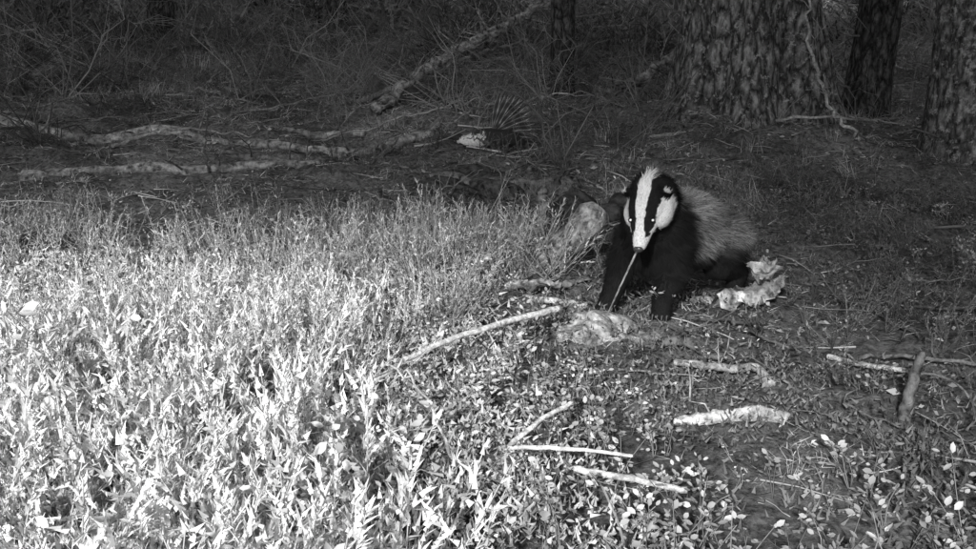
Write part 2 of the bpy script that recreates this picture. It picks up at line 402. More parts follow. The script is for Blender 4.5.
def chipd(x, y): return np.clip(np.exp(-((x-.28)**2/.03+(y-2.6)**2/.06))+.6*np.exp(-((x-.75)**2/.02+(y-2.72)**2/.02))+.4*np.exp(-((x-.55)**2/.05+(y-2.05)**2/.05))+.25*np.exp(-((x-.2)**2/.5+(y-4.6)**2/.3)), 0, 1)
P = sample(5000, -1, 1.6, 1.5, 5.4, chipd, .01)
scatter(B, TBIT, P, rng.uniform(.4, 1.5, len(P)), .6, rng.uniform(.15, .55, len(P)))
B.obj('wood_chips', M_lit)
B = Batch()
P = sample(22000, -6, 5, 1.6, 11, lambda x, y: np.clip(.7+.9*fbm(x*2, y*2, 62, 3), .1, 1), .004)
scatter(B, TWI, P, rng.uniform(.5, 1.3, len(P))*np.interp(P[:, 1], [2, 8], [.8, 1.7]), .3, rng.uniform(.2, .6, len(P)))
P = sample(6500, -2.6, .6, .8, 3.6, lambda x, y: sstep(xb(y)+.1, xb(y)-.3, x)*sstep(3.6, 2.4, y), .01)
scatter(B, TMO, P, rng.uniform(.7, 1.5, len(P)), .2, rng.uniform(.55, .85, len(P)))  # pale underlayer at near left, flash glare painted into its colour
P = sample(2600, .1, 2.4, 1.1, 4.2, lambda x, y: np.clip(.4+1.5*fbm(x*2.4, y*2.4, 15, 3), 0, 1), .006)
scatter(B, TMO, P, rng.uniform(.6, 1.3, len(P)), .2, rng.uniform(.10, .26, len(P)))
B.obj('moss_and_painted_glare', M_grass)

# ------------------------------------------------------------------ logs, branches, sticks
def stick(name, pts, r0, r1, col, mat=M_wood, n=10, seg=16, rough=.35, wig=.004, seed=1, twigs=0, lay=None):
    P = curve(pts, seg); P[1:-1] += rng.normal(0, wig, (seg-2, 3))
    if lay is not None:
        h = H(P[:, 0], P[:, 1]); kk = 7; hp = np.pad(h, kk//2, mode='edge'); P[:, 2] = np.convolve(hp, np.ones(kk)/kk, 'valid')+lay+rng.normal(0, wig*.3, seg)
    B = Batch(); V, F = tube(P, np.linspace(r0, r1, seg), n, rough, seed)
    C = np.full(len(V), col)*(1+.8*fbm(V[:, 0]*14, V[:, 1]*14+V[:, 2]*20, seed, 4)); B.add(V, F, C)
    for k in range(twigs):
        t = rng.uniform(.15, .95); i = int(t*(seg-1)); p = P[i]; T = P[min(i+1, seg-1)]-P[i-1]; T /= np.linalg.norm(T)
        d = rng.normal(0, 1, 3); d[2] = abs(d[2])*.6+.05; d -= T*d.dot(T)*.6; d /= np.linalg.norm(d); L = min(rng.uniform(3, 9)*r0+.05, .35)
        q = np.array([p, p+d*L*.3+rng.normal(0, .008, 3), p+d*L*.62+rng.normal(0, .015, 3), p+(d+T*.3)*L])
        V, F = tube(q, np.linspace(min(max(r0*.22, .003), .008), .0015, 4), 5); B.add(V, F, col*.8)
        if rng.random() < .6:
            e = q[2]+(d+rng.normal(0, .6, 3))*L*.5
            V, F = tube([q[2], (q[2]+e)/2+.004, e], [.003, .002, .001], 4); B.add(V, F, col*.8)
    V, F, C = B.arr()
    return mk(name, V, F, np.clip(C, .01, .85), mat, True)

def g(x, y, dz=0): return [x, y, Hs(x, y)+dz]
stick('fallen_log', [g(-3.3, 5.85), g(-2.3, 5.55), g(-1.5, 5.42), g(-.86, 5.25)], .036, .022, .30, M_wood2, 14, 90, .35, .003, 3, 9, .016)
stick('fallen_log', [g(-2.35, 4.72), g(-1.7, 4.78), g(-1.2, 4.80), g(-.86, 4.86)], .032, .020, .25, M_wood2, 14, 70, .4, .003, 5, 6, .014)
stick('fallen_log', [g(-.85, 5.05), g(-.5, 5.12), g(-.28, 5.30)], .036, .028, .30, M_wood2, 14, 40, .4, .003, 8, 4, .035)
stick('fallen_log', [g(-.25, 4.35), g(.1, 4.25), g(.42, 4.3)], .05, .04, .16, M_wood2, 16, 40, .6, .005, 11, 5, .025)
stick('fallen_log', [g(-1.5, 5.08), g(-1.0, 5.05), g(-.6, 5.1)], .026, .024, .16, M_wood2, 12, 34, .5, .005, 12, 3, .01)
stick('fallen_log', [g(-1.25, 5.75), g(-.95, 5.7), g(-.75, 5.75)], .024, .024, .32, M_wood2, 12, 30, .5, .004, 13, 1, .02)
stick('dead_branch', [g(-.75, 6.3, .05), [-.3, 6.7, .56], [.15, 7.0, .78], [.62, 7.3, 1.04]], .042, .026, .28, M_wood2, 12, 60, .5, .010, 15, 44)
stick('dead_branch', [g(-.9, 6.6, .02), [-.5, 6.9, .40], [-.1, 7.1, .55], [.3, 7.4, .66]], .022, .010, .24, M_wood, 9, 50, .5, .010, 16, 30)
stick('dead_branch', [g(-.35, 5.7, .02), [-.28, 5.9, .3], [-.36, 6.1, .55]], .012, .004, .22, M_wood, 7, 20, .3, .006, 17, 8)
stick('dead_branch', [g(.7, 6.2, .05), [1.0, 6.1, .48], [1.25, 5.9, .68]], .036, .026, .2, M_wood2, 10, 30, .6, .008, 18, 10)
stick('dead_branch', [g(1.95, 4.95, .02), [1.78, 4.95, .40], [1.62, 4.95, .80], [1.66, 5.0, 1.25]], .011, .004, .4, M_wood, 8, 36, .5, .010, 19, 14)
for k in range(32):
    x = rng.uniform(-3.8, 1.2); y = rng.uniform(4.9, 9); a = rng.uniform(-.7, .7)+(3.14 if rng.random() < .5 else 0); L = rng.uniform(.3, 1.5)
    e = (x+L*math.cos(a), y+L*math.sin(a)); mth = ((x+e[0])/2+rng.normal(0, .05), (y+e[1])/2+rng.normal(0, .05))
    stick('fallen_branch', [g(x, y, .01), g(*mth, rng.uniform(.01, .10)), g(*e, rng.uniform(.0, .15))], rng.uniform(.005, .015), .003, rng.uniform(.1, .42), M_wood, 7, 24, .4, .007, 20+k, 7)
for k in range(16):
    x = rng.uniform(-.7, .6); y = rng.uniform(3.6, 4.9); a = rng.uniform(0, 6.28); L = rng.uniform(.15, .5)
    e = (x+L*math.cos(a), y+L*math.sin(a)); mth = ((x+e[0])/2, (y+e[1])/2)
    stick('fallen_branch', [g(x, y, .005), g(*mth, rng.uniform(.01, .08)), g(*e, rng.uniform(.02, .2))], rng.uniform(.004, .012), .002, rng.uniform(.1, .35), M_wood, 6, 20, .3, .006, 70+k, 6)
for k in range(18):
    x = rng.uniform(.9, 2.6); y = rng.uniform(2.2, 4.8); a = rng.uniform(0, 6.28); L = rng.uniform(.2, .6)
    e = (x+L*math.cos(a), y+L*math.sin(a)); mth = ((x+e[0])/2, (y+e[1])/2)
    stick('fallen_branch', [g(x, y, .005), g(*mth, rng.uniform(.01, .05)), g(*e, rng.uniform(.01, .06))], rng.uniform(.003, .007), .002, rng.uniform(.1, .3), M_wood, 6, 18, .3, .005, 50+k, 5)
stick('upright_twig', [g(-1.42, 4.75), [-1.43, 4.75, .22], [-1.40, 4.75, .36]], .006, .003, .08, M_wood, 6, 12, .2, .005, 4, 2)
stick('bare_stick', [[-.27, 1.88, .075], [-.147, 2.065, .095], [.02, 2.235, .10], [.19, 2.39, .095]], .0055, .0085, .85, M_wood, 10, 26, .2, .0008, 31, 0)
stick('bare_stick', [[.03, 1.555, .09], [.10, 1.63, .115], [.165, 1.70, .12]], .0055, .004, .75, M_wood, 8, 14, .2, .001, 32, 0)
stick('bare_stick', [[.02, 1.54, .10], [.14, 1.53, .105], [.255, 1.51, .10]], .005, .003, .75, M_wood, 8, 14, .2, .001, 33, 0)
stick('bare_stick', [[.15, 1.49, .085], [.24, 1.445, .09], [.33, 1.405, .09]], .0055, .006, .6, M_wood, 8, 14, .3, .0015, 34, 0)
stick('bare_stick', [[-.06, 1.62, .02], [-.10, 1.60, .14], [-.15, 1.62, .22]], .004, .002, .7, M_wood, 6, 12, .2, .003, 35, 1)
stick('broken_log', [g(.40, 1.86, .012), g(.46, 1.86, .016), g(.56, 1.86, .018), g(.635, 1.845, .016)], .012, .017, .46, M_wood2, 14, 40, .45, .0015, 36, 1)
stick('gnarled_root', [g(.46, 2.17, .012), g(.53, 2.13, .03), g(.60, 2.16, .028), g(.66, 2.17, .026), g(.67, 2.08, .01)], .008, .012, .40, M_wood2, 10, 34, .35, .001, 37, 3)
stick('gnarled_root', [g(.45, 2.36, .0), g(.5, 2.3, .03), g(.58, 2.22, .02), g(.7, 2.3, .01)], .016, .01, .14, M_wood2, 10, 24, .5, .002, 38, 3)
stick('dead_branch', [g(.86, 2.24, .018), g(.93, 2.18, .025), g(1.02, 2.10, .02)], .007, .006, .5, M_wood, 8, 20, .3, .001, 39, 1)
stick('dead_branch', [g(.95, 2.26, .015), g(1.08, 2.2, .03), g(1.3, 2.08, .02)], .006, .004, .28, M_wood, 8, 22, .3, .002, 40, 5)
stick('dead_branch', [g(.98, 2.12, .02), g(1.03, 1.98, .05), g(1.03, 1.8, .03), g(.98, 1.7, .0)], .003, .0018, .45, M_wood, 6, 20, .2, .002, 41, 1)
stick('dead_branch', [g(.85, 1.98, .01), g(.78, 1.9, .03), g(.9, 1.78, .02), g(1.05, 1.84, .01)], .003, .0015, .2, M_wood, 6, 20, .2, .002, 42, 3)
stick('rotten_stake', [g(.90, 1.88, -.02), [.922, 1.91, .06], [.955, 1.95, .13]], .017, .008, .14, M_wood2, 10, 24, .5, .0015, 43, 0)
stick('rotten_stake', [g(.205, 3.40, -.03), [.207, 3.40, .10], [.20, 3.41, .23]], .024, .016, .2, M_wood2, 12, 24, .6, .003, 44, 0)
P = curve([[.08, 3.02, -.01], [.18, 3.05, .05], [.30, 3.08, .135], [.375, 3.10, .225]], 60)
V, F = tube(P, np.interp(np.linspace(0, 1, 60), [0, .25, .7, .88, 1], [.022, .035, .055, .062, .03]), 36, .35, 45)
C = .28*(1+.6*fbm(V[:, 0]*9, V[:, 2]*40, 46, 5)); C = np.clip(C+.10*sstep(.28, .36, V[:, 0])*(1+2*vn(V[:, 0]*60, V[:, 2]*60, 3)), .05, .7)
mk('fallen_log', V, F, C, M_wood2, True)

def blob(name, c, r, col, mat, seed, amp=.35, sub=5):
    bm = bmesh.new(); bmesh.ops.create_icosphere(bm, subdivisions=sub, radius=1)
    V = np.array([v.co[:] for v in bm.verts]); F = np.array([[v.index for v in q.verts] for q in bm.faces]); bm.free()
    n = fbm(V[:, 0]*2+V[:, 2]*1.3+seed, V[:, 1]*2-V[:, 2], seed, 5)
    V = V*(1+amp*n)[:, None]*np.array(r)+np.array(c)
    C = col*(1+.7*fbm(V[:, 0]*40, V[:, 1]*40, seed+3, 4))
    return mk(name, V, F, np.clip(C, .01, .8), mat, True)
blob('flat_stone', g(.30, 2.44, .0), (.10, .075, .05), .42, M_stone, 3, .7)
blob('flat_stone', g(.42, 2.40, -.01), (.05, .04, .02), .26, M_stone, 5, .7)
blob('mossy_hummock', g(-.05, 4.3, -.02), (.3, .2, .11), .07, M_wood2, 8, .8)
blob('mossy_hummock', g(.50, 3.75, -.05), (.25, .2, .18), .05, M_wood2, 9, .8)
def sheet(B, c, az, L, W, curl, col, seed, up=.3):
    n, m = 26, 14; u = np.linspace(-1, 1, n)[:, None]+np.zeros(m); v = np.linspace(-1, 1, m)[None]+np.zeros((n, 1))
    w = W*(1-.5*np.abs(u)**2.5)*(1+.8*fbm(u*2.2+seed, v*0, seed, 3)+.35*fbm(u*9, v*0+seed, seed+2, 2))
    x = u*L; y = v*w; z = curl*(v**2)*W+up*(.5+u*.5)*L+.6*W*fbm(u*2.5+seed, v*1.8, seed+1, 4)
    ca, sa = math.cos(az), math.sin(az)
    V = np.stack([x*ca-y*sa+c[0], x*sa+y*ca+c[1], z+c[2]], -1).reshape(-1, 3)
    i = np.arange(n*m).reshape(n, m); F = np.concatenate([np.stack([i[:-1, :-1].ravel(), i[1:, :-1].ravel(), i[1:, 1:].ravel()], 1), np.stack([i[:-1, :-1].ravel(), i[1:, 1:].ravel(), i[:-1, 1:].ravel()], 1)])
    B.add(V, F, np.clip(col*(1+1.2*fbm(u*6, v*3+seed, seed+5, 4)).ravel(), .02, .7))
B = Batch(); sheet(B, g(.78, 2.71, .025), .45, .12, .06, -.5, .42, 3, .35); sheet(B, g(.84, 2.75, .06), 1.1, .07, .04, .5, .38, 4, .5)
sheet(B, g(.69, 2.72, .02), -.3, .07, .035, -.4, .32, 5, .1); B.obj('bark_piece', M_wood2, True)
B = Batch(); sheet(B, g(.20, 2.72, .02), -.5, .11, .03, -.6, .44, 6, .1); sheet(B, g(.14, 2.80, .02), -.3, .09, .03, .6, .3, 7, .2)
sheet(B, g(.28, 2.62, .02), -.9, .08, .025, -.6, .42, 8, .0); sheet(B, g(.24, 2.88, .01), .4, .09, .025, -.3, .2, 9, .2); B.obj('bark_piece', M_wood2, True)

# ------------------------------------------------------------------ trees
def trunk(name, x, y, r, h, lean, mat, flare=1.6, seed=1, n=96, seg=140, bump=.25, limbs=6, hi=3):
    z0 = Hs(x, y)-.15; root = D.objects.new(name, None); COLL.objects.link(root)
    t = np.linspace(0, 1, seg)**1.6; P = np.stack([x+lean[0]*t*h, y+lean[1]*t*h, z0+t*h], 1)
    P[:, :2] += np.stack([vn(t*h*.8+seed, t*0, seed), vn(t*h*.8, t*0+seed, seed+1)], 1)*r*.6
    R = r*(1-.55*t)*(1+(flare-1)*np.exp(-t*h/(r*1.4)))
    V, F = tube(P, R, n, bump, seed)
    a = np.arctan2(V[:, 1]-y, V[:, 0]-x); k = np.exp(-(V[:, 2]-z0)/(r*.9))*.22*r*np.sin(a*5+seed)
    V[:, 0] += np.cos(a)*k; V[:, 1] += np.sin(a)*k
    mk('trunk', V, F, None, mat, True, root)
    B = Batch()
    for i in range(limbs):
        tt = rng.uniform(hi/h, .98); p = np.array([x+lean[0]*tt*h, y+lean[1]*tt*h, z0+tt*h]); az = rng.uniform(0, 6.28); L = rng.uniform(1.2, 2.6)*(1.2-tt*.7)
        d = np.array([math.cos(az), math.sin(az), .15]); q = curve([p, p+d*L*.5+[0, 0, -.1], p+d*L+[0, 0, .15]], 8)
        V, F = tube(q, np.linspace(r*.14+.01, .008, 8), 6); B.add(V, F, .1)
    for i in range(12):
        tt = rng.uniform(.25/h, 2.2/h); p = np.array([x+lean[0]*tt*h, y+lean[1]*tt*h, z0+tt*h]); az = rng.uniform(0, 6.28); L = r+rng.uniform(.1, .6)
        d = np.array([math.cos(az), math.sin(az), rng.uniform(-.4, .4)]); q = np.array([p, p+d*L*.4, p+d*L*.7+rng.normal(0, .03, 3), p+d*L+rng.normal(0, .05, 3)])
        V, F = tube(q, np.linspace(.010, .002, 4), 5); B.add(V, F, .14)
    B.obj('limbs', M_wood, True, root)
    return root
trunk('pine_tree', 1.44, 5.5, .36, 9, (.012, 0), M_bark, 1.5, 3, 160, 260, .5, limbs=12)
trunk('pine_tree', .54, 6.9, .085, 8, (.005, 0), M_bark2, 1.5, 5)
trunk('pine_tree', 2.36, 5.95, .13, 8, (.05, .01), M_bark2, 1.5, 7)
trunk('pine_tree', 2.50, 4.85, .19, 8, (-.01, 0), M_bark3, 1.5, 9, 120, 200)
trunk('pine_tree', -3.1, 9.3, .12, 8, (.0, 0), M_bark2, 1.5, 11)
trunk('pine_tree', -1.6, 10.2, .11, 8, (.02, 0), M_bark2, 1.5, 13)
trunk('pine_tree', -.9, 11.5, .16, 8, (-.01, 0), M_bark2, 1.5, 15)
for k, (x, y, r) in enumerate([(-5.2, 11, .2), (-6.3, 8.5, .18), (-4.2, 12.5, .15), (-2.6, 13, .2), (1.3, 12, .18), (5.2, 6.5, .2), (-5.5, 5, .2), (7.5, 14, .25), (.2, 12.5, .15),
                               (-5.8, -3.2, .2), (3.0, -3.6, .22), (4.6, -6.4, .2), (-6.8, 1.0, .22), (3.9, .4, .2), (-6.5, -6.5, .2)]):
    trunk('pine_tree', x, y, r, 9, (0, 0), M_bark2, 1.5, 30+k, 32, 50, .2, limbs=14, hi=4.2)

B = Batch()
def t_bush():
    B = Batch()
    for k in range(150):
        d = rng.normal(0, 1, 3); d[2] = abs(d[2]); d /= np.linalg.norm(d); p = d*rng.uniform(.3, 1)*np.array([.4, .4, .55])
        for q in range(3):
            e = d+rng.normal(0, .5, 3); e /= np.linalg.norm(e); s = np.cross(e, rng.normal(0, 1, 3)); s /= np.linalg.norm(s)
            B.add([p-s*.008, p+s*.008, p+e*rng.uniform(.06, .14)], [[0, 1, 2]], rng.uniform(.5, 1.3))
    return B.arr()
TBU = [t_bush() for _ in range(5)]
def pbu(x, y):
    gap = 1-np.exp(-((x/y-.37)**2)/.0014)*(y > 6)
    return np.clip(.95*gap*sstep(7.3, 9.5, y)+.45*sstep(6.3, 7, y)*sstep(-.1, .35, fbm(x, y, 71, 2))*gap, 0, 1)
P = sample(620, -11, 9, 6.8, 17, pbu)
scatter(B, TBU, P, rng.uniform(.4, 1.5, len(P))*np.interp(P[:, 1], [7, 12], [.5, 1.4]), .1, rng.uniform(.06, .26, len(P)))
B.obj('undergrowth', M_needle)
B = Batch()
def pbr(x, y):
    back = sstep(5.9, 7.2, y)*(.35+.9*sstep(-.2, .3, fbm(x*.9, y*.9, 44, 2))); tr = 1.3*np.exp(-((x-.55)**2/.25+(y-5.9)**2/.2))+1.2*np.exp(-((x-2.0)**2/.12+(y-5.0)**2/.2))
    return np.clip(back+tr+.05, 0, 1)
P = sample(560, -6, 5, 4.6, 11, pbr)
scatter(B, TBR, P, rng.uniform(.5, 1.4, len(P)), .5, rng.uniform(.08, .38, len(P)))
B.obj('dead_brushwood', M_twig)

# ------------------------------------------------------------------ sun and added canopy that shapes its light
S = np.array([-.27, -.83, .46]); S /= np.linalg.norm(S)
def lit(x, y):
    d = np.hypot(x+.55, y+.1); ang = np.interp(x/np.maximum(y, .5), [-.5, -.15, .1, .3, .5], [1.1, 1, .82, .72, .52])
    L = np.clip((3.3/d)**1.5*ang, .28, 1)
    return np.where(y > 10, np.maximum(L, sstep(11, 14, y)*.5), L)
n = 24000; x = rng.uniform(-9, 9, n); y = rng.uniform(1, 14, n); tau = -np.log(lit(x, y))
k = rng.uniform(0, 1.7, n) < tau; x = x[k]; y = y[k]; hc = rng.uniform(4.6, 6.2, len(x))
P = np.stack([x, y, 0*x], 1)+S[None]*(hc/S[2])[:, None]
def t_spray():
    B = Batch(); ax = rng.normal(0, 1, 3); ax[2] *= .3; ax /= np.linalg.norm(ax)
    for k in range(4):
        d = ax*.7+rng.normal(0, .5, 3); d /= np.linalg.norm(d); s = np.cross(d, rng.normal(0, 1, 3)); s /= np.linalg.norm(s); p = ax*(k/4-.5)*.25
        B.add([p-s*.038, p+s*.038, p+d*.24+s*.014, p+d*.24-s*.014], [[0, 1, 2], [0, 2, 3]], rng.uniform(.6, 1.2))
    return B.arr()
B = Batch(); scatter(B, [t_spray() for _ in range(8)], P, rng.uniform(.7, 1.3, len(P)), .5, rng.uniform(.06, .11, len(P)))
B.obj('added_shade_canopy', M_needle)  # unseen canopy, added and thinned to make the light fall off from near left

sun = D.lights.new('sun', 'SUN'); sun.energy = 5.0; sun.angle = math.radians(4); so = D.objects.new('sun', sun); COLL.objects.link(so)
so.rotation_euler = Vector(S).to_track_quat('Z', 'Y').to_euler(); so.location = (-4, -6, 12)
w = D.worlds.new('World'); sc.world = w; w.use_nodes = True; wn = w.node_tree
bg = wn.nodes['Background']; sky = wn.nodes.new('ShaderNodeTexSky'); sky.sky_type = 'NISHITA'; sky.sun_disc = False
sky.sun_elevation = math.asin(S[2]); sky.sun_rotation = math.atan2(S[0], S[1])
bw = wn.nodes.new('ShaderNodeRGBToBW'); wn.links.new(sky.outputs[0], bw.inputs[0]); wn.links.new(bw.outputs[0], bg.inputs[0]); bg.inputs[1].default_value = .15

# ------------------------------------------------------------------ badger
badger = D.objects.new('badger', None); COLL.objects.link(badger)
bm = bmesh.new()
def ball(p, r, sub=3): bmesh.ops.create_icosphere(bm, subdivisions=sub, radius=r, matrix=Matrix.Translation(p))
def limb(pts, rs, k=7):
    for i in range(len(pts)-1):
        a, b = np.array(pts[i]), np.array(pts[i+1])
        for t in np.linspace(0, 1, k): ball(a*(1-t)+b*t, rs[i]*(1-t)+rs[i+1]*t)
def ell(c, ax, r):
    M = Matrix([[ax[0][i]*r[0], ax[1][i]*r[1], ax[2][i]*r[2], c[i]] for i in range(3)]+[[0, 0, 0, 1]])
    bmesh.ops.create_icosphere(bm, subdivisions=4, radius=1, matrix=M)
fw = np.array([-.72, -.69, 0]); pe = np.array([.69, -.72, 0]); up = np.array([0, 0, 1.])
sh = np.array([.49, 2.635, .245]); hipc = np.array([.685, 2.87, .20])
limb([hipc+[.02, .015, 0], hipc, (sh+hipc)/2+[0, 0, .015], sh, [.455, 2.575, .295]], [.072, .090, .105, .105, .080], 8)
ell((sh+hipc)/2+[0, 0, -.02], (fw, pe, up), (.16, .110, .10))
ell(sh+[0, 0, -.02], (fw, pe, up), (.085, .105, .115))
HS = .88
f = np.array([-.27, -.60, -.75]); f /= np.linalg.norm(f)
u = up-f*f.dot(up); u /= np.linalg.norm(u); s0 = np.cross(f, u)
ro = math.radians(9); u_ = u*math.cos(ro)+s0*math.sin(ro); s_ = np.cross(f, u_); u = u_; s = s_
nose = np.array([.397, 2.42, .258]); Hd = nose-.185*HS*f
def hl(a, b, c): return Hd+HS*(s*a+f*b+u*c)
def hell(a, b, c, r): ell(hl(a, b, c), (s, f, u), tuple(HS*q for q in r))
limb([[.47, 2.60, .285], hl(0, .0, -.02), hl(0, .03, -.01)], [.082, .066, .052], 7)
hell(0, .05, 0, (.060, .075, .052))
for sg in (-1, 1):
    hell(sg*.038, .055, -.020, (.038, .055, .036)); hell(sg*.020, .105, -.004, (.022, .04, .022))
    e0 = hl(sg*.060, .016, .030); ax = s*sg*.75+u*.65; ax /= np.linalg.norm(ax); bx = np.cross(ax, f)
    ell(e0, (ax, bx, f), (.019, .016, .008))
limb([hl(0, .08, -.002), hl(0, .13, -.008), hl(0, .175, -.010)], [.036, .027, .0185], 8)
limb([hl(0, .07, -.035), hl(0, .12, -.030), hl(0, .155, -.026)], [.026, .018, .012], 6)
paws = []
def front(shp, el, wr, pw):
    limb([shp, el, wr, pw], [.056, .043, .031, .027], 8)
    d = np.array(pw)-np.array(wr); d[2] = 0; d /= np.linalg.norm(d); paws.append((np.array(pw), d, .026))
def gz(x, y): return Hs(x, y)
pA = [.485, 2.515]; pB = [.345, 2.645]
front([.52, 2.59, .21], [.535, 2.60, .145], [.495, 2.55, .055+gz(*pA)], [pA[0], pA[1], gz(*pA)+.018])
front([.425, 2.67, .21], [.400, 2.685, .145], [.367, 2.675, .055+gz(*pB)], [pB[0], pB[1], gz(*pB)+.018])
def hind(hp, kn, hk, pw):
    limb([hp, kn, hk, pw], [.078, .055, .030, .026], 8)
    d = np.array(pw)-np.array(hk); d[2] = 0; d /= np.linalg.norm(d); paws.append((np.array(pw), d, .026))
q = [.755, 2.79]; hind([.735, 2.84, .18], [.705, 2.78, .12], [.785, 2.84, .075+gz(*q)], [q[0], q[1], gz(*q)+.018])
q = [.63, 2.98]; hind([.67, 2.93, .18], [.63, 2.90, .12], [.69, 3.0, .075+gz(*q)], [q[0], q[1], gz(*q)+.018])
for p, d, r in paws:
    sd = np.array([-d[1], d[0], 0])
    for k in (-1.5, -.5, .5, 1.5): ball(p+d*(.024-abs(k)*.004)+sd*k*.013-[0, 0, .004], .0105)
limb([[.74, 2.93, .21], [.785, 2.975, .17], [.81, 3.0, .12]], [.04, .028, .014], 6)
me = D.meshes.new('body'); bm.to_mesh(me); bm.free()
tmp = D.objects.new('body_build', me); COLL.objects.link(tmp)
rm = tmp.modifiers.new('r', 'REMESH'); rm.mode = 'VOXEL'; rm.voxel_size = .004; rm.use_smooth_shade = True
sm = tmp.modifiers.new('s', 'SMOOTH'); sm.factor = .5; sm.iterations = 6
dg = bpy.context.evaluated_depsgraph_get(); ev = tmp.evaluated_get(dg); bme = D.meshes.new_from_object(ev)
D.objects.remove(tmp)
n = len(bme.vertices); V = np.empty(n*3, np.float32); bme.vertices.foreach_get('co', V); V = V.reshape(-1, 3).astype(float)
bme.calc_loop_triangles(); T = np.empty(len(bme.loop_triangles)*3, np.int32); bme.loop_triangles.foreach_get('vertices', T); T = T.reshape(-1, 3)
def bcol(p):
    q = (p-Hd)/HS; a = q@s; b = q@f; c = q@u; aa = np.abs(a)+.006*vn(b*110, c*110+a*70, 3)
    fwd = (p-sh)@fw
    j = .03*vn(p[:, 0]*40, p[:, 1]*40+p[:, 2]*30, 4)
    body = .19+.12*vn(p[:, 0]*22, p[:, 2]*22, 8)+.10*sstep(.25, .34, p[:, 2])
    low = sstep(.205, .150, p[:, 2]+j); chest = sstep(-.09, -.01, fwd+j)*sstep(.38, .32, p[:, 2]+j)
    blk = np.maximum(low, chest); C = body*(1-blk)+.02*blk
    w0 = np.interp(b, [-.06, .0, .06, .12, .185], [.010, .022, .019, .012, .022])
    w1 = np.interp(b, [-.05, .0, .05, .11, .15, .17], [.056, .054, .050, .041, .026, .012])
    wh = .82; Ch = np.where(aa < w0, wh, np.where((aa < w1), .018, wh))
    Ch = np.where((c < -.052) & (b < .115), .018, Ch)
    Ch = np.where((aa >= w1) & (b < .010+j*.5), .018, Ch)
    Ch = np.where((b < .01) & (aa >= w0), .02, Ch)
    head = (b > -.055) & (np.linalg.norm(q-np.outer(b, f), axis=1) < .13) & (c > -.09) & (p[:, 2] > .2)
    C = np.where(head, Ch, C)
    for sg in (-1, 1):
        e = hl(sg*.060, .016, .030); ax = s*sg*.75+u*.65; ax /= np.linalg.norm(ax); r = p-e
        near = (np.linalg.norm(r, axis=1) < .026) & (np.abs(r@f) < .014); C = np.where(near, np.where(r@ax > .011, .6, .012), C)
    return C
C = bcol(V)
mk('body', V, T, C*.8, M_skin, True, badger)
A = V[T[:, 0]]; Bq = V[T[:, 1]]; Cq = V[T[:, 2]]; Nf = np.cross(Bq-A, Cq-A); ar = np.linalg.norm(Nf, axis=1); Nf /= ar[:, None]+1e-12
NH = 80000; fi = rng.choice(len(T), NH, p=ar/ar.sum()); r1 = np.sqrt(rng.random(NH)); r2 = rng.random(NH)
p = A[fi]*(1-r1)[:, None]+Bq[fi]*(r1*(1-r2))[:, None]+Cq[fi]*(r1*r2)[:, None]; nn = Nf[fi]
b = (p-Hd)@f/HS; dist = np.linalg.norm((p-Hd)-np.outer(b, f)*HS, axis=1)
ishead = (b > -.02) & (dist < .10) & (p[:, 2] > .2)
legs = p[:, 2] < .13
flow = np.where(ishead[:, None], -f, np.where(legs[:, None], np.array([.1, .1, -1.]), np.array([.60, .55, -.75])))
flow = flow-nn*np.sum(flow*nn, 1)[:, None]
flow /= np.linalg.norm(flow, axis=1)[:, None]+1e-6
clump = np.stack([vn(p[:, 0]*45, p[:, 2]*45+p[:, 1]*20, 5), vn(p[:, 0]*45+9, p[:, 2]*45, 6), vn(p[:, 1]*45, p[:, 2]*45, 7)], 1)*.7
d = flow+nn*rng.uniform(.15, .5, NH)[:, None]+rng.normal(0, .16, (NH, 3))+clump*np.where(ishead, .35, 1)[:, None]; d /= np.linalg.norm(d, axis=1)[:, None]
L = np.where(ishead, np.interp(b, [0, .08, .18], [.013, .009, .004]), np.where(legs, np.interp(p[:, 2], [.03, .13], [.006, .018]), .032))*rng.uniform(.6, 1.2, NH)
w = np.cross(d, nn); w /= np.linalg.norm(w, axis=1)[:, None]+1e-9; w *= np.where(ishead, .0006, .0008)[:, None]
tip = p+d*L[:, None]
VV = np.stack([p-w, p+w, tip], 1).reshape(-1, 3)
cc = bcol(p); grey = (cc > .06) & (cc < .5) & (~ishead); cc = np.where(grey, cc*rng.choice([.25, .8, 1.4, 2.0], NH), cc*rng.uniform(.7, 1.15, NH))
mk('fur', VV, np.arange(NH*3).reshape(-1, 3), np.clip(np.repeat(cc, 3), 0, .85), M_fur, False, badger)
def small(name, c, ax, r, col, mat):
    bm = bmesh.new(); M = Matrix([[ax[0][i]*r[0], ax[1][i]*r[1], ax[2][i]*r[2], c[i]] for i in range(3)]+[[0, 0, 0, 1]])
    bmesh.ops.create_icosphere(bm, subdivisions=3, radius=1, matrix=M)
    V = np.array([v.co[:] for v in bm.verts]); F = np.array([[v.index for v in q.verts] for q in bm.faces]); bm.free()
    return mk(name, V, F, np.full(len(V), col), mat, True, badger)
M_gloss = attr_mat('wet_gloss', .12, 50, .05, 0, .8)
for nm, sg in (('eye_left', -1), ('eye_right', 1)):
    e = hl(sg*.036, .106, .017); small(nm, e, (s, f, u), (.0068, .0068, .0068), .01, M_gloss)
    tc_ = np.array([0, 0, .85])-e; tc_ /= np.linalg.norm(tc_); small(nm+'_painted_eyeshine', e+tc_*.0045, (s, f, u), (.0036, .0036, .0036), .9, M_gloss)  # pale bead turned to the camera paints the eyeshine
small('nose', hl(0, .193, -.008), (s, f, u), (.0135, .009, .0105), .05, M_gloss)
B = Batch()
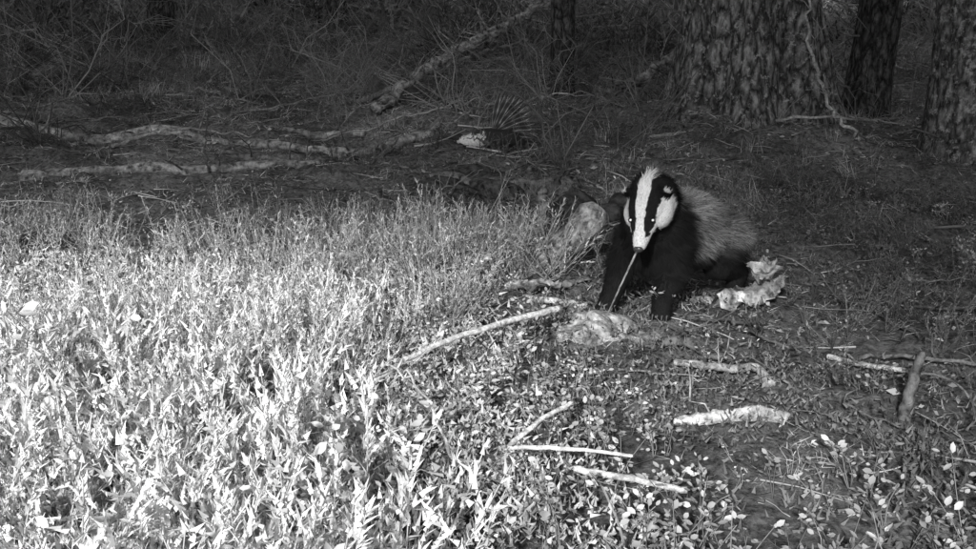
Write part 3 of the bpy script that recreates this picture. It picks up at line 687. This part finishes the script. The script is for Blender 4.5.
for p, d_, r in paws:
    sd = np.array([-d_[1], d_[0], 0])
    for k in (-1.5, -.5, .5, 1.5):
        o = p+d_*(.031-abs(k)*.004)+sd*k*.013
        Vc, Fc = tube(curve([o, o+d_*.011+[0, 0, .001], o+d_*.02+[0, 0, -.009]], 5), [.003, .0028, .002, .0014, .0005], 6); B.add(Vc, Fc, .15)
B.obj('claws', M_skin, True, badger)
stick('grass_stalk', [list(hl(.012, .165, -.035)), [.37, 2.44, .17], [.345, 2.47, .09], [.325, 2.50, .02]], .003, .002, .34, M_wood, 6, 18, .2, .0004, 60, 0)

# ------------------------------------------------------------------ bird by the logs
bird = D.objects.new('bird', None); COLL.objects.link(bird)
bx, by = .03, 5.02; bz = Hs(bx, by)+.005
bm = bmesh.new()
limb([[bx-.15, by-.02, bz+.06], [bx-.05, by, bz+.075], [bx+.08, by+.02, bz+.07], [bx+.15, by+.03, bz+.05]], [.03, .055, .048, .02], 8)
limb([[bx-.15, by-.02, bz+.06], [bx-.195, by-.03, bz+.085]], [.028, .026], 5)
limb([[bx-.215, by-.035, bz+.085], [bx-.25, by-.045, bz+.077]], [.010, .004], 5)
me = D.meshes.new('b'); bm.to_mesh(me); bm.free(); tmp = D.objects.new('bb', me); COLL.objects.link(tmp)
rm = tmp.modifiers.new('r', 'REMESH'); rm.mode = 'VOXEL'; rm.voxel_size = .005; sm = tmp.modifiers.new('s', 'SMOOTH'); sm.iterations = 5
dg = bpy.context.evaluated_depsgraph_get(); bme = D.meshes.new_from_object(tmp.evaluated_get(dg)); D.objects.remove(tmp)
n = len(bme.vertices); V = np.empty(n*3, np.float32); bme.vertices.foreach_get('co', V); V = V.reshape(-1, 3).astype(float)
bme.calc_loop_triangles(); T = np.empty(len(bme.loop_triangles)*3, np.int32); bme.loop_triangles.foreach_get('vertices', T); T = T.reshape(-1, 3)
qq = ((V[:, 0]-(bx-.10))/.08)**2+((V[:, 2]-(bz+.07))/.04)**2+1.6*fbm(V[:, 0]*45, V[:, 2]*45, 5, 3)
mk('body', V, T, np.where(qq < 1, .82, .04), M_feather, True, bird)
B = Batch()
for k in range(12):
    a = math.radians(5+k*8.0)+rng.normal(0, .03); L = (.19+.07*math.sin((k+2)/14*3.1))*rng.uniform(.9, 1.05); o = np.array([bx+.0, by+.01+k*.001, bz+.10])
    d = np.array([math.cos(a)*.9, .25+rng.normal(0, .05), math.sin(a)]); d /= np.linalg.norm(d); s2 = np.cross(d, [0, 1, 0]); s2 /= np.linalg.norm(s2)
    m = 12; tt = np.linspace(0, 1, m); ww = np.interp(tt, [0, .2, .8, 1], [.004, .011, .014, .002]); P = o+np.outer(tt*L, d)+np.outer(tt**2*-.04, s2)
    cols = [.35, .03, .03, .2]; offs = [-1, -.45, .6, 1]
    Vv = np.concatenate([P+s2*(ww*of)[:, None]+np.array([0, .002*abs(of), 0]) for of in offs])
    Cc = np.concatenate([np.full(m, c)*(1+1.2*((np.arange(m) % 3) == 0)) for c in cols])
    i = np.arange(m-1); Fs = []
    for c in range(3): a0 = c*m+i; b0 = (c+1)*m+i; Fs += [np.stack([a0, b0, b0+1], 1), np.stack([a0, b0+1, a0+1], 1)]
    B.add(Vv, np.concatenate(Fs), Cc)
B.obj('raised_wing', M_feather, False, bird)
B = Batch()
for k in range(6):
    o = np.array([bx+.13, by+.03, bz+.055]); d = np.array([1, (k-2.5)*.08, -.05]); s2 = np.array([0, 1, 0]); P = o+np.outer(np.linspace(0, .13, 6), d)+[0, 0, k*.001]; w_ = .011
    Vv = np.concatenate([P-s2*w_, P+s2*w_]); i = np.arange(5); B.add(Vv, np.concatenate([np.stack([i, i+6, i+7], 1), np.stack([i, i+7, i+1], 1)]), .04)
B.obj('tail', M_feather, False, bird)
for k, (x, y) in enumerate([(-.30, 4.86), (.16, 4.86)]):
    stick('fallen_branch', [g(x-.15, y, .01), g(x, y-.02, .03), g(x+.17, y+.03, .05)], .006, .002, .2, M_wood, 6, 18, .3, .006, 90+k, 5)

# ------------------------------------------------------------------ camera
cam = D.cameras.new('camera'); co = D.objects.new('camera', cam); COLL.objects.link(co)
co.location = (0, 0, .85); co.rotation_euler = (math.radians(90-15.5), 0, 0); cam.lens = 34.7; cam.sensor_width = 36; cam.clip_start = .02; cam.clip_end = 400
sc.camera = co
sc.view_settings.view_transform = 'Standard'; sc.view_settings.look = 'None'; sc.view_settings.exposure = 0; sc.view_settings.gamma = 1
